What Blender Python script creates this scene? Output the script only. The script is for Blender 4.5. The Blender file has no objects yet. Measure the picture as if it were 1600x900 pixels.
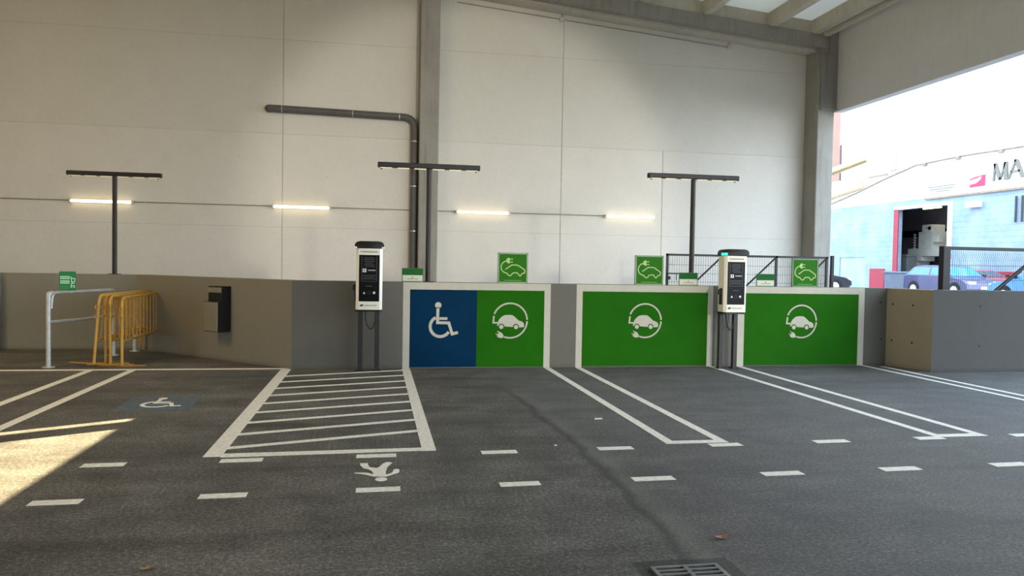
import bpy, bmesh, math, random
from mathutils import Vector, Matrix
random.seed(7)
S = bpy.context.scene
COL = S.collection
PI = math.pi

# ------------------------------------------------------------------ materials
def srgb(h):
    h = h.lstrip('#'); c = [int(h[i:i+2], 16)/255 for i in (0, 2, 4)]
    return tuple(x/12.92 if x <= .04045 else ((x+.055)/1.055)**2.4 for x in c) + (1,)

def newmat(name):
    m = bpy.data.materials.new(name); m.use_nodes = True
    nt = m.node_tree; b = nt.nodes['Principled BSDF']
    return m, nt, b

def N(nt, typ, **kw):
    n = nt.nodes.new(typ)
    for k, v in kw.items():
        if k.startswith('i_'):
            n.inputs[k[2:].replace('_', ' ')].default_value = v
        else:
            setattr(n, k, v)
    return n

def math_node(nt, op, a, b=None, clamp=False):
    n = nt.nodes.new('ShaderNodeMath'); n.operation = op; n.use_clamp = clamp
    for i, x in enumerate((a, b)):
        if x is None: continue
        if isinstance(x, (int, float)): n.inputs[i].default_value = x
        else: nt.links.new(x, n.inputs[i])
    return n.outputs[0]

def mix(nt, fac, a, b, blend='MIX'):
    n = nt.nodes.new('ShaderNodeMix'); n.data_type = 'RGBA'; n.blend_type = blend
    for idx, x in ((0, fac), (6, a), (7, b)):
        if isinstance(x, (int, float)): n.inputs[idx].default_value = x
        elif isinstance(x, tuple): n.inputs[idx].default_value = x
        else: nt.links.new(x, n.inputs[idx])
    return n.outputs[2]

def ramp(nt, fac, stops):
    n = nt.nodes.new('ShaderNodeValToRGB')
    while len(n.color_ramp.elements) < len(stops): n.color_ramp.elements.new(.5)
    for e, (p, c) in zip(n.color_ramp.elements, stops):
        e.position = p; e.color = c if isinstance(c, tuple) else (c, c, c, 1)
    nt.links.new(fac, n.inputs[0]); return n.outputs[0]

def noise(nt, scale, detail=4, rough=.55, vec=None):
    if vec is None:
        vec = N(nt, 'ShaderNodeTexCoord').outputs['Object']
    n = N(nt, 'ShaderNodeTexNoise', i_Scale=scale, i_Detail=detail, i_Roughness=rough)
    nt.links.new(vec, n.inputs['Vector']); return n.outputs['Fac']

def mat(name, color, rough=.6, metal=0., var=.12, scale=6., bump=0., bscale=60., spec=.4, emit=None, estr=0., coat=0.):
    m, nt, b = newmat(name)
    c = srgb(color) if isinstance(color, str) else color
    if var:
        f = noise(nt, scale)
        d = tuple(x*(1-var) for x in c[:3]) + (1,); l = tuple(min(1, x*(1+var)) for x in c[:3]) + (1,)
        nt.links.new(ramp(nt, f, [(.3, d), (.7, l)]), b.inputs['Base Color'])
    else:
        b.inputs['Base Color'].default_value = c
    b.inputs['Roughness'].default_value = rough; b.inputs['Metallic'].default_value = metal
    b.inputs['Specular IOR Level'].default_value = spec
    b.inputs['Coat Weight'].default_value = coat
    if bump:
        bn = N(nt, 'ShaderNodeBump', i_Strength=bump, i_Distance=.01)
        nt.links.new(noise(nt, bscale, 3), bn.inputs['Height']); nt.links.new(bn.outputs[0], b.inputs['Normal'])
    if emit:
        b.inputs['Emission Color'].default_value = srgb(emit); b.inputs['Emission Strength'].default_value = estr
    return m

def glass_mat(name, color, rough=.08):
    m, nt, b = newmat(name)
    b.inputs['Base Color'].default_value = srgb(color); b.inputs['Roughness'].default_value = rough
    b.inputs['Specular IOR Level'].default_value = .8
    nt.links.new(ramp(nt, noise(nt, 3), [(.3, srgb(color)), (.7, tuple(min(1, x*1.2) for x in srgb(color)[:3])+(1,))]), b.inputs['Base Color'])
    return m

def concrete(name, color, var=.1, spots=.0, streak=.0, bump=.15, rough=.85, grime=None):
    m, nt, b = newmat(name); c = srgb(color)
    tc = N(nt, 'ShaderNodeTexCoord').outputs['Object']
    f = noise(nt, 1.3, 6, .6, tc)
    col = ramp(nt, f, [(.3, tuple(x*(1-var) for x in c[:3])+(1,)), (.7, tuple(min(1, x*(1+var*.5)) for x in c[:3])+(1,))])
    f2 = noise(nt, 22, 4, .6, tc)
    col = mix(nt, .25, col, ramp(nt, f2, [(.35, tuple(x*.82 for x in c[:3])+(1,)), (.65, c)]))
    if spots:
        f3 = noise(nt, 7.5, 2, .5, tc)
        col = mix(nt, math_node(nt, 'MULTIPLY', ramp(nt, f3, [(.70, 0.), (.76, 1.)]), spots), col, tuple(x*.6 for x in c[:3])+(1,))
    if streak:
        mp = N(nt, 'ShaderNodeMapping'); mp.inputs['Scale'].default_value = (6, 6, .5); nt.links.new(tc, mp.inputs[0])
        f4 = noise(nt, 1.5, 5, .6, mp.outputs[0])
        col = mix(nt, math_node(nt, 'MULTIPLY', ramp(nt, f4, [(.5, 0.), (.7, 1.)]), streak), col, tuple(x*.55 for x in c[:3])+(1,))
    if grime is not None:      # darkening just above the ground
        sep = N(nt, 'ShaderNodeSeparateXYZ'); nt.links.new(tc, sep.inputs[0])
        g = ramp(nt, math_node(nt, 'ADD', sep.outputs[2], math_node(nt, 'MULTIPLY', f2, .06)), [(.03, 1.), (.1, 0.)])
        col = mix(nt, math_node(nt, 'MULTIPLY', g, grime), col, tuple(x*.45 for x in c[:3])+(1,))
    nt.links.new(col, b.inputs['Base Color']); b.inputs['Roughness'].default_value = rough
    b.inputs['Specular IOR Level'].default_value = .25
    bn = N(nt, 'ShaderNodeBump', i_Strength=bump, i_Distance=.01)
    nt.links.new(noise(nt, 45, 4, .6, tc), bn.inputs['Height']); nt.links.new(bn.outputs[0], b.inputs['Normal'])
    return m

def asphalt(name):
    m, nt, b = newmat(name)
    tc = N(nt, 'ShaderNodeTexCoord').outputs['Object']
    sep = N(nt, 'ShaderNodeSeparateXYZ'); nt.links.new(tc, sep.inputs[0]); X, Y = sep.outputs[0], sep.outputs[1]
    mp = N(nt, 'ShaderNodeMapping'); mp.inputs['Scale'].default_value = (1, .55, 1); nt.links.new(tc, mp.inputs[0])
    big = noise(nt, .55, 5, .6, mp.outputs[0]); mid = noise(nt, 2.4, 5, .65, tc); fine = noise(nt, 38, 4, .75, tc); grit = noise(nt, 110, 2, .6, tc)
    col = ramp(nt, big, [(.33, srgb('504e49')), (.67, srgb('6f6d67'))])
    col = mix(nt, .55, col, ramp(nt, mid, [(.3, srgb('3d3b37')), (.7, srgb('7d7a74'))]))
    mp2 = N(nt, 'ShaderNodeMapping'); mp2.inputs['Scale'].default_value = (.35, 1.7, 1); nt.links.new(tc, mp2.inputs[0])
    smear = noise(nt, 1.2, 5, .6, mp2.outputs[0])
    col = mix(nt, math_node(nt, 'MULTIPLY', ramp(nt, smear, [(.52, 0.), (.68, 1.)]), .5), col, srgb('39372f'))
    col = mix(nt, math_node(nt, 'MULTIPLY', ramp(nt, smear, [(.30, 1.), (.45, 0.)]), .35), col, srgb('86827a'))
    col = mix(nt, .62, col, mix(nt, 1., col, ramp(nt, fine, [(.3, .12), (.5, .85), (.72, 2.6)]), 'MULTIPLY'))
    col = mix(nt, .45, col, mix(nt, 1., col, ramp(nt, grit, [(.32, .2), (.55, .9), (.74, 3.)]), 'MULTIPLY'))
    # seam running towards the drain, damp and pale along its edges
    wob = math_node(nt, 'MULTIPLY', math_node(nt, 'SUBTRACT', noise(nt, 1.1, 4, .6, tc), .5), .35)
    yy = math_node(nt, 'SUBTRACT', Y, 6.2)
    cx = math_node(nt, 'SUBTRACT', 1.79, math_node(nt, 'MULTIPLY', math_node(nt, 'MULTIPLY', yy, yy), .012))
    d = math_node(nt, 'ADD', math_node(nt, 'SUBTRACT', X, cx), wob)
    ad = math_node(nt, 'ABSOLUTE', d)
    fade = ramp(nt, math_node(nt, 'MULTIPLY', Y, .1), [(.9, 1.), (1.1, 0.)])
    line = math_node(nt, 'MULTIPLY', ramp(nt, ad, [(.015, 1.), (.07, 0.)]), fade)
    col = mix(nt, math_node(nt, 'MULTIPLY', line, .6), col, srgb('262522'))
    pale = math_node(nt, 'MULTIPLY', ramp(nt, math_node(nt, 'ABSOLUTE', math_node(nt, 'SUBTRACT', d, .12)), [(.0, 1.), (.16, 0.)]), math_node(nt, 'MULTIPLY', fade, math_node(nt, 'MULTIPLY', mid, .8)))
    col = mix(nt, math_node(nt, 'MULTIPLY', pale, .95), col, srgb('77746b'))
    side = ramp(nt, math_node(nt, 'ADD', math_node(nt, 'MULTIPLY', d, .3), .5), [(.45, 0.), (.6, 1.)])
    col = mix(nt, math_node(nt, 'MULTIPLY', side, .3), col, srgb('5a5b5c'))
    # repaired square round the drain
    def inside(v, lo, hi):
        return math_node(nt, 'MULTIPLY', math_node(nt, 'GREATER_THAN', v, lo), math_node(nt, 'LESS_THAN', v, hi))
    w2 = math_node(nt, 'MULTIPLY', math_node(nt, 'SUBTRACT', mid, .5), .05)
    patch = math_node(nt, 'MULTIPLY', inside(math_node(nt, 'ADD', X, w2), 1.38, 1.93), inside(math_node(nt, 'ADD', Y, w2), 3.2, 3.92))
    col = mix(nt, math_node(nt, 'MULTIPLY', patch, .55), col, srgb('2b2a27'))
    nt.links.new(col, b.inputs['Base Color'])
    nt.links.new(ramp(nt, mid, [(.3, .72), (.7, .9)]), b.inputs['Roughness'])
    b.inputs['Specular IOR Level'].default_value = .25
    bn = N(nt, 'ShaderNodeBump', i_Strength=.5, i_Distance=.006)
    nt.links.new(fine, bn.inputs['Height']); nt.links.new(bn.outputs[0], b.inputs['Normal'])
    return m

def siding(name, c1, c2, pitch):
    m, nt, b = newmat(name)
    tc = N(nt, 'ShaderNodeTexCoord').outputs['Object']
    sep = N(nt, 'ShaderNodeSeparateXYZ'); nt.links.new(tc, sep.inputs[0])
    fr = math_node(nt, 'FRACT', math_node(nt, 'DIVIDE', sep.outputs[2], pitch))
    col = ramp(nt, fr, [(0., srgb(c2)), (.12, srgb(c1)), (.9, srgb(c1)), (1., srgb(c2))])
    col = mix(nt, .15, col, ramp(nt, noise(nt, .8, 5, .6, tc), [(.3, srgb(c2)), (.7, srgb('ffffff'))]))
    nt.links.new(col, b.inputs['Base Color']); b.inputs['Roughness'].default_value = .6
    bn = N(nt, 'ShaderNodeBump', i_Strength=.4, i_Distance=.03)
    nt.links.new(fr, bn.inputs['Height']); nt.links.new(bn.outputs[0], b.inputs['Normal'])
    return m

M = {}
M['asphalt'] = asphalt('asphalt')
M['street'] = mat('street', '8d8784', .9, var=.15, scale=3, bump=.3)
M['panel_low'] = concrete('precast_lower', 'd3cfc4', var=.05, spots=.3, bump=.12)
M['panel_up'] = concrete('precast_upper', 'cfccc0', var=.04, bump=.05)
M['joint'] = mat('joint', 'b0ab9e', .9, var=.1)
M['concrete'] = concrete('raw_concrete', '928e84', var=.18, streak=.5, bump=.25)
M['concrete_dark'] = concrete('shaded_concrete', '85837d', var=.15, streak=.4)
M['fascia'] = concrete('fascia_concrete', 'c6c4bf', var=.06, streak=.12, bump=.08)
M['wallgray'] = concrete('gray_paint_lit', '7f7b6e', var=.05, bump=.1, grime=.5)  # same gray as the front wall, lightened as if lit
M['walltop'] = concrete('wall_coping', '9d998e', var=.08)
M['nosegray'] = concrete('nose_gray_shaded', '514f4b', var=.05, bump=.1, grime=.5)  # same wall gray, darkened in colour to shade the nose
M['sidegray'] = concrete('side_gray_lit', '9a907c', var=.05, bump=.1, grime=.5)  # same wall gray, lightened and warmed as if light fell on it
M['darkgray'] = concrete('gray_paint_shaded', '605e57', var=.05, bump=.08, grime=.4)  # same wall gray in a shaded tone for the front
M['white_paint'] = mat('white_wall_paint', 'aaa698', .7, var=.05, scale=8, bump=.08)
M['green_paint'] = mat('green_wall_paint', '1a5606', .7, var=.07, scale=3, bump=.04, spec=.06)
M['blue_paint'] = mat('blue_wall_paint', '002843', .7, var=.07, scale=3, bump=.04, spec=.06)
M['road_white'] = mat('road_white', 'e2dfd2', .75, var=.16, scale=25, bump=.3, bscale=120)
M['road_blue'] = mat('road_blue', '56626a', .8, var=.3, scale=14, bump=.3, bscale=120)
M['tie'] = mat('tie_hole', '2f2e2a', .9, var=.1)
M['black'] = mat('black_metal', '1b1a1a', .45, .3, var=.2, scale=15)
M['pole'] = mat('dark_pole', '2b2725', .5, .3, var=.15, scale=10)
M['graypost'] = mat('dark_gray_post', '2f2e2c', .55, .3, var=.15, scale=12)
M['white_metal'] = mat('white_metal', 'e6e3d6', .4, var=.04, scale=5)
M['panel_cream'] = mat('cream_panel', 'dad6c8', .5, var=.04, scale=5)
M['screen'] = mat('black_screen', '08090b', .4, var=.1, spec=.12)
M['screen_line'] = mat('screen_line', '45494a', .5, var=.05)
M['icon'] = mat('icon', 'c9cbc8', .5, var=.03)
M['ink'] = mat('ink', '26261f', .7, var=.05)
M['cap'] = mat('charger_cap', '171413', .5, var=.2, scale=10, spec=.25)
M['led_green'] = mat('green_status_led', '1fbf86', .4, var=.02, emit='25e0a0', estr=1.5)
M['led_off'] = mat('clear_status_led', 'dfe6df', .3, var=.02)
M['pvc'] = mat('gray_pvc', '55524f', .45, var=.12, scale=8)
M['clamp'] = mat('pipe_clamp', 'b9b6ae', .35, .8, var=.1)
M['conduit'] = mat('conduit', '9b9689', .5, .2, var=.1)
M['diffuser'] = mat('lit_diffuser', 'fff6dd', .5, var=.0, emit='ffe9bb', estr=3.0)
M['strip'] = mat('lamp_lens', 'f1e6c8', .4, var=.02, emit='ffe9bb', estr=.12)
M['housing'] = mat('luminaire_housing', 'c7c3b6', .5, var=.06)
M['sign_green'] = mat('sign_green', '25630d', .6, var=.06, scale=8, spec=.1)
M['sign_dkgreen'] = mat('sign_dark_green', '1d5626', .6, var=.08, scale=8, spec=.1)
M['sign_frame'] = mat('sign_frame', '56684f', .4, .3, var=.1)
M['sign_mark'] = mat('sign_mark', '93b06c', .5, var=.04)
M['sign_white'] = mat('sign_white', 'b9bcaa', .5, var=.04)
M['sign_faint'] = mat('sign_faint', '5c9a45', .5, var=.04)
M['cart_green'] = mat('cart_sign_green', '20794a', .55, var=.08, scale=10)
M['cart_mark'] = mat('cart_sign_mark', 'b7ecc9', .5, var=.05)
M['galv'] = mat('galvanized', 'b4b6b2', .4, .35, var=.15, scale=18, bump=.05)
M['yellow'] = mat('yellow_lacquer', 'bd9038', .45, var=.16, scale=9, bump=.05)
M['yellow2'] = mat('worn_yellow', 'ad8134', .5, var=.25, scale=14, bump=.1)
M['steel'] = mat('brushed_steel', '8f8b78', .35, .35, var=.06, scale=4)
M['grate'] = mat('cast_grate', '8b8c8a', .45, .7, var=.2, scale=20)
M['pit_shade'] = mat('drain_shade', '060606', .9, var=.1)  # flat black sheet standing for the shade under the bars
M['leaf'] = mat('dry_leaf', 'a06a4c', .7, var=.35, scale=40)
M['leaf2'] = mat('dull_leaf', '8a7050', .8, var=.35, scale=40)
M['paper'] = mat('paper', 'dcd9cd', .8, var=.05)
M['deck'] = mat('roof_deck', 'b9c0c2', .6, var=.08, scale=2)
def deckmat():
    m, nt, b = newmat('translucent_roof')
    b.inputs['Base Color'].default_value = srgb('c9d0d2'); b.inputs['Roughness'].default_value = .7
    tl = N(nt, 'ShaderNodeBsdfTranslucent'); nt.links.new(ramp(nt, noise(nt, 1.5), [(.3, srgb('a8b4ba')), (.7, srgb('c0cad0'))]), tl.inputs[0])
    mx = N(nt, 'ShaderNodeMixShader'); mx.inputs[0].default_value = .035
    out = nt.nodes['Material Output']; nt.links.new(b.outputs[0], mx.inputs[1]); nt.links.new(tl.outputs[0], mx.inputs[2]); nt.links.new(mx.outputs[0], out.inputs[0]); return m
M['deck2'] = deckmat()
M['purlin'] = concrete('purlin_concrete', 'bdb7a6', var=.14, streak=.3)
M['siding'] = siding('blue_siding', '768ea0', '647e92', .28)
M['facade_top'] = mat('sunlit_band', 'cfdae0', .6, var=.05, scale=1)  # pale colour stands in for sunlight on the upper front
M['white_wall'] = mat('sunlit_plaster', 'efeee6', .8, var=.05, scale=1)
M['yellow_trim'] = mat('yellow_cornice', 'd8c27e', .8, var=.15, scale=2)
M['brown'] = mat('roof_edge', '8d7a68', .8, var=.2)
M['red'] = mat('red_paint', '94283a', .6, var=.08, scale=3)
M['tower_red'] = mat('red_cladding', '453136', .7, var=.1, scale=.6)
M['tower_gray'] = mat('gray_cladding', '3c3c3d', .7, var=.1, scale=.6)
M['interior'] = mat('workshop_dark', '8a868c', .9, var=.2, scale=1)
M['machine'] = mat('machine_paint', 'eef2ea', .5, var=.08, scale=3)
M['bin'] = mat('dark_bin', '6c7270', .6, var=.15)
M['dumpster'] = mat('dumpster_gray', '566070', .6, var=.15, scale=3)
M['letter'] = mat('gray_letter', '6f6a60', .5, .2, var=.08)
M['logo_red'] = mat('logo_red', 'd9254f', .5, var=.08, scale=2)
M['logo_pale'] = mat('logo_pale', 'ecd79c', .5, var=.1, scale=2)
M['roller'] = siding('roller_door', '8ba6b0', '7b98a4', .12)
M['suv'] = mat('violet_gray_car_paint', '45466a', .3, .3, var=.08, scale=2, coat=.6)
M['carblue'] = mat('light_blue_car_paint', '4684bb', .3, .2, var=.08, scale=2, coat=.6)
M['carred'] = mat('red_car_paint', 'a03340', .3, .2, var=.08, scale=2, coat=.6)
M['carblack'] = mat('black_car_paint', '2a2c33', .3, .2, var=.08, scale=2, coat=.6)
M['carglass'] = glass_mat('car_glass', '3f74b8')
M['carglass2'] = glass_mat('dark_car_glass', '3a4048')
M['tyre'] = mat('tyre', '1d1d1f', .85, var=.1)
M['hub'] = mat('hub', 'd3d5d6', .35, .6, var=.08)
M['lampglass'] = mat('lamp_glass', 'dfe5ea', .15, var=.03)
M['tail'] = mat('tail_lamp', 'e0764f', .25, var=.05)
M['plate'] = mat('plate', 'e9eaea', .5, var=.03)

# ------------------------------------------------------------------ mesh helpers
class MB:
    def __init__(s): s.bm = bmesh.new()
    def box(s, lo, hi, bev=0, mx=None):
        vs = [s.bm.verts.new((x, y, z)) for x in (lo[0], hi[0]) for y in (lo[1], hi[1]) for z in (lo[2], hi[2])]
        fs = [s.bm.faces.new([vs[i] for i in f]) for f in ((0,1,3,2),(4,6,7,5),(0,4,5,1),(2,3,7,6),(0,2,6,4),(1,5,7,3))]
        if bev:
            es = list({e for f in fs for e in f.edges})
            r = bmesh.ops.bevel(s.bm, geom=es, offset=bev, segments=2, affect='EDGES', profile=.5)
            vs = list({v for f in r['faces'] for v in f.verts} | {v for v in vs if v.is_valid})
        if mx:
            for v in vs: v.co = mx @ v.co
        return s
    def prism(s, poly, frame, d0=0., d1=.002):
        """poly: 2D points; frame: (origin, u, v, n)"""
        o, u, v, n = frame
        a = [s.bm.verts.new(o+u*p[0]+v*p[1]+n*d0) for p in poly]
        b = [s.bm.verts.new(o+u*p[0]+v*p[1]+n*d1) for p in poly]
        k = len(poly)
        ca = s.bm.faces.new(list(reversed(a))); cb = s.bm.faces.new(b)
        for i in range(k): s.bm.faces.new((a[i], a[(i+1) % k], b[(i+1) % k], b[i]))
        if k > 4:
            ca.normal_update(); cb.normal_update(); bmesh.ops.triangulate(s.bm, faces=[ca, cb], ngon_method='EAR_CLIP')
        return s
    def ribbon(s, pts, w, frame, d0=0., d1=.002):
        """stroke of constant width along a 2D polyline, mitred"""
        P = [Vector(p) for p in pts]; L = []; R = []
        for i, p in enumerate(P):
            a = (p-P[i-1]).normalized() if i else (P[1]-p).normalized()
            b = (P[i+1]-p).normalized() if i < len(P)-1 else a
            t = (a+b); t = t.normalized() if t.length > 1e-6 else a
            n = Vector((-t.y, t.x)); k = 1/max(.5, n.dot(Vector((-a.y, a.x))))
            L.append(p+n*w/2*k); R.append(p-n*w/2*k)
        for i in range(len(P)-1):
            s.prism([R[i], R[i+1], L[i+1], L[i]], frame, d0, d1)
        return s
    def disc(s, c, r, frame, d0=0., d1=.002, n=28, ry=None):
        ry = ry or r
        return s.prism([(c[0]+r*math.cos(2*PI*i/n), c[1]+ry*math.sin(2*PI*i/n)) for i in range(n)], frame, d0, d1)
    def arc(s, c, r, a0, a1, w, frame, d0=0., d1=.002, n=40):
        pts = [(c[0]+r*math.cos(math.radians(a0+(a1-a0)*i/n)), c[1]+r*math.sin(math.radians(a0+(a1-a0)*i/n))) for i in range(n+1)]
        return s.ribbon(pts, w, frame, d0, d1)
    def tube(s, pts, r, n=10, cap=True):
        P = [Vector(p) for p in pts]; rings = []
        up = None
        for i, p in enumerate(P):
            a = (p-P[i-1]).normalized() if i else (P[1]-p).normalized()
            b = (P[i+1]-p).normalized() if i < len(P)-1 else a
            t = (a+b); t = t.normalized() if t.length > 1e-6 else a
            if up is None:
                up = Vector((0, 0, 1)) if abs(t.z) < .9 else Vector((0, 1, 0))
            x = t.cross(up)
            if x.length < 1e-4: x = t.cross(Vector((1, 0, 0)))
            x.normalize(); y = x.cross(t).normalized(); up = y
            k = 1/max(.6, t.dot(a)); rr = r[i] if isinstance(r, (list, tuple)) else r
            rings.append([s.bm.verts.new(p+(x*math.cos(2*PI*j/n)+y*math.sin(2*PI*j/n))*rr*(k if 0 < i < len(P)-1 else 1)) for j in range(n)])
        for i in range(len(rings)-1):
            for j in range(n):
                s.bm.faces.new((rings[i][j], rings[i][(j+1) % n], rings[i+1][(j+1) % n], rings[i+1][j]))
        if cap:
            s.bm.faces.new(rings[0][::-1]); s.bm.faces.new(rings[-1])
        return s
    def cyl(s, a, b, r, n=16): return s.tube([a, b], r, n)
    def build(s, name, m, parent=None, smooth=False, kind=None):
        bmesh.ops.recalc_face_normals(s.bm, faces=s.bm.faces)
        me = bpy.data.meshes.new(name); s.bm.to_mesh(me); s.bm.free()
        if smooth:
            for p in me.polygons: p.use_smooth = True
            me.set_sharp_from_angle(angle=math.radians(42))
        me.materials.append(M[m] if isinstance(m, str) else m)
        o = bpy.data.objects.new(name, me); COL.objects.link(o)
        if parent: o.parent = parent
        if kind: o['kind'] = kind
        return o

def bend(pts, r, n=6):
    """round the corners of a 3D polyline"""
    P = [Vector(p) for p in pts]; out = [P[0]]
    for i in range(1, len(P)-1):
        a = (P[i-1]-P[i]); b = (P[i+1]-P[i]); k = min(r, a.length*.49, b.length*.49)
        p0 = P[i]+a.normalized()*k; p1 = P[i]+b.normalized()*k
        for j in range(n+1):
            t = j/n; out.append(p0*(1-t)**2+P[i]*2*t*(1-t)+p1*t*t)
    out.append(P[-1]); return out

def thing(name, label, cat, loc=(0, 0, 0), rz=0., group=None):
    o = bpy.data.objects.new(name, None); COL.objects.link(o); o.empty_display_size = .2
    o.location = loc; o.rotation_euler = (0, 0, rz); o['label'] = label; o['category'] = cat
    if group: o['group'] = group
    return o
def tag(o, label, cat, group=None):
    o['label'] = label; o['category'] = cat
    if group: o['group'] = group
    return o
def struct(o): o['kind'] = 'structure'; return o
def dup(root, loc, label, rz=None):
    r = root.copy(); COL.objects.link(r); r.location = loc; r['label'] = label
    if rz is not None: r.rotation_euler = (0, 0, rz)
    for ch in list(root.children):
        c = ch.copy(); COL.objects.link(c); c.parent = r
        for g in list(ch.children):
            d = g.copy(); COL.objects.link(d); d.parent = c
    return r
V = Vector
def wallframe(x, z, y): return (V((x, y, z)), V((1, 0, 0)), V((0, 0, 1)), V((0, -1, 0)))
def floorframe(x=0, y=0, z=.001): return (V((x, y, z)), V((1, 0, 0)), V((0, 1, 0)), V((0, 0, 1)))
def sideframe(x): return (V((x, 0, 0)), V((0, -1, 0)), V((0, 0, 1)), V((-1, 0, 0)))     # facing -X: u runs towards -Y

# ------------------------------------------------------------------ key measures
WY = 11.75          # face of the painted parapet
WT = 1.325          # its height
BY = 20.0           # face of the building wall behind
GZ = .55            # raised ground behind the parapet

# ------------------------------------------------------------------ setting: grounds
b = MB(); b.prism([(-40, -40), (60, -40), (60, 10.9), (12, 10.9), (8.9, 11.2), (8.6, 12.), (-1.3, 12.), (-4.3, 14.8), (-40, 14.8)], floorframe(0, 0, 0), -.25, 0); struct(b.build('floor', 'asphalt'))
b = MB(); b.prism([(-17, 14.88), (-4.25, 14.88), (-1.1, 12.03), (8.92, 12.03), (9.1, 11.16), (60, 11.16), (60, 90), (-17, 90)], floorframe(0, 0, 0), .3, GZ); struct(b.build('ground_behind', 'street'))

# parapet walls
def slab(name, pts, z0, z1, m):
    b = MB(); b.prism(pts, floorframe(0, 0, 0), z0, z1); return struct(b.build(name, m))
T = .28
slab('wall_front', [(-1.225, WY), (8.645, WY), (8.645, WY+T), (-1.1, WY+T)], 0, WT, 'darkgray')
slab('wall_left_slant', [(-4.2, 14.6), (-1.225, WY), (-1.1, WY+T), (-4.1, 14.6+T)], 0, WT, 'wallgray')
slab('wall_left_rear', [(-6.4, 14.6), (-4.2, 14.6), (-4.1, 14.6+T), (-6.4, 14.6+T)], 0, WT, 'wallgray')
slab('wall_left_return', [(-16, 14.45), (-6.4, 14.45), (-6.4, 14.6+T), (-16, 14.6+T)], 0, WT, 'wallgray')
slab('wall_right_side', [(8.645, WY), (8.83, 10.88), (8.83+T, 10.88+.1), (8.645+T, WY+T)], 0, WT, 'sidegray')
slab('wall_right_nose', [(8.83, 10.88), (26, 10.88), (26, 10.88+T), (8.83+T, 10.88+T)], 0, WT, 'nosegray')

# building wall of precast panels
rows = [(GZ, 2.48, 'panel_low'), (2.48, 4.82, 'panel_low'), (4.82, 7.17, 'panel_up'), (7.17, 9.9, 'panel_up')]
b = MB(); b.box((-17, BY+.03, GZ-.1), (12.5, BY+.35, 12.3)); wb = struct(b.build('wall_back', 'joint'))
spans = [(-16.9, -8.9), (-8.9, -2.34), (-2.34, 1.05), (1.05, 4.87), (4.87, 12.5)]
for (z0, z1, m) in rows:
    for (x0, x1) in spans:
        parts = [(x0, 7.73), (7.73, x1)] if (x1 == 12.5 and z1 < 5) else [(x0, x1)]
        for (a, c) in parts:
            q = MB(); q.box((a+.009, BY+.018, z0+.004), (c-.009, BY+.05, z1-.004)); o = q.build('wall_panel', m, wb)

# pillars
def pillar(name, x0, x1, y0, z1):
    b = MB(); b.box((x0, y0, GZ-.1), (x1, BY+.02, z1), bev=.03); return struct(b.build(name, 'concrete'))
pillar('pillar_mid', 1.05, 1.545, 19.62, 10)
pillar('pillar_left', -9.45, -8.95, 19.62, 10)
pillar('pillar_right', 11.93, 12.44, 19.35, 7.75)
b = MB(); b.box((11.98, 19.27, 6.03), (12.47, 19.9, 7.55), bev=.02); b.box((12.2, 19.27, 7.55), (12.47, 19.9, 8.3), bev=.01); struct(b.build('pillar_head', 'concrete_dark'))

# roof: sloping beam, purlins, deck
SL = -.09
def zt(x): return 8.1+SL*(x-11.8) if x > -2 else 8.1+SL*(-2-11.8)-SL*(x+2)
b = MB()
def slopebox(b, x0, x1, y0, y1, d0, d1):
    fr = (V((0, y0, 0)), V((1, 0, 0)), V((0, 0, 1)), V((0, 1, 0)))
    b.prism([(x0, zt(x0)+d0), (x1, zt(x1)+d0), (x1, zt(x1)+d1), (x0, zt(x0)+d1)], fr, 0, y1-y0)
slopebox(b, -2, 12.18, 19.3, 19.62, -.35, 0); struct(b.build('beam_rear', 'concrete'))
b = MB(); slopebox(b, -2, 12.4, 19.44, 19.6, 0, .375); struct(b.build('beam_infill', 'purlin'))
b = MB(); slopebox(b, -2, 11.97, 19.55, BY-.005, -.41, -.29); struct(b.build('beam_ledge', 'purlin'))
b = MB(); slopebox(b, -16.5, -2, 19.3, 19.62, -.42, 0); struct(b.build('beam_rear_far', 'concrete'))
b = MB(); b.bm.faces.new([b.bm.verts.new((x, y, zt(x)+.38)) for x, y in ((-2, -22), (12.75, -22), (12.75, BY), (-2, BY))]); struct(b.build('ceiling', 'deck2'))
b = MB(); slopebox(b, -17, -2, -22, BY, .36, .46); struct(b.build('ceiling_far', 'deck'))
for px in (11.8, 10.52, 8.62, 6.87, 5.08, 3.3, 1.5, -.3, -2.1, -3.9, -5.7, -7.5, -9.3, -11.1, -12.9, -14.7):
    b = MB(); b.box((px-.1, -22, zt(px)-.005), (px+.1, BY-.02, zt(px)+.37)); struct(b.build('purlin', 'purlin'))
b = MB(); b.box((12.0, -22, 8.03), (12.16, 19.25, 8.2)); struct(b.build('ceiling_edge_rail', 'purlin'))
# deep edge panel on the street side
b = MB(); b.box((12.45, -22, 6.0), (12.72, 19.42, 8.5)); struct(b.build('wall_right_fascia', 'fascia'))
# unseen side wall, opening shaped to cut the sun patch and dim the left
b = MB(); b.box((-17, -.14, 0), (-16.7, 20.3, 11)); b.box((-17, -22, 5.52), (-16.7, -.14, 11)); b.box((-17, -22, 0), (-16.7, -7, 5.52)); b.box((-16.75, -.66, 0), (-16.7, -.32, 5.52)); struct(b.build('wall_left', 'fascia'))

b = MB(); b.box((-17, -22.3, 0), (12.72, -22, 11)); struct(b.build('rear_light_blocker', 'fascia'))  # unseen wall added to block light from behind the camera
# unseen mass behind the rear wall, made tall to keep sun off the warehouse
b = MB(); b.box((-17, BY+.4, GZ-.2), (12.4, 56, 18.0)); struct(b.build('building_shade_mass', 'white_wall'))

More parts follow.
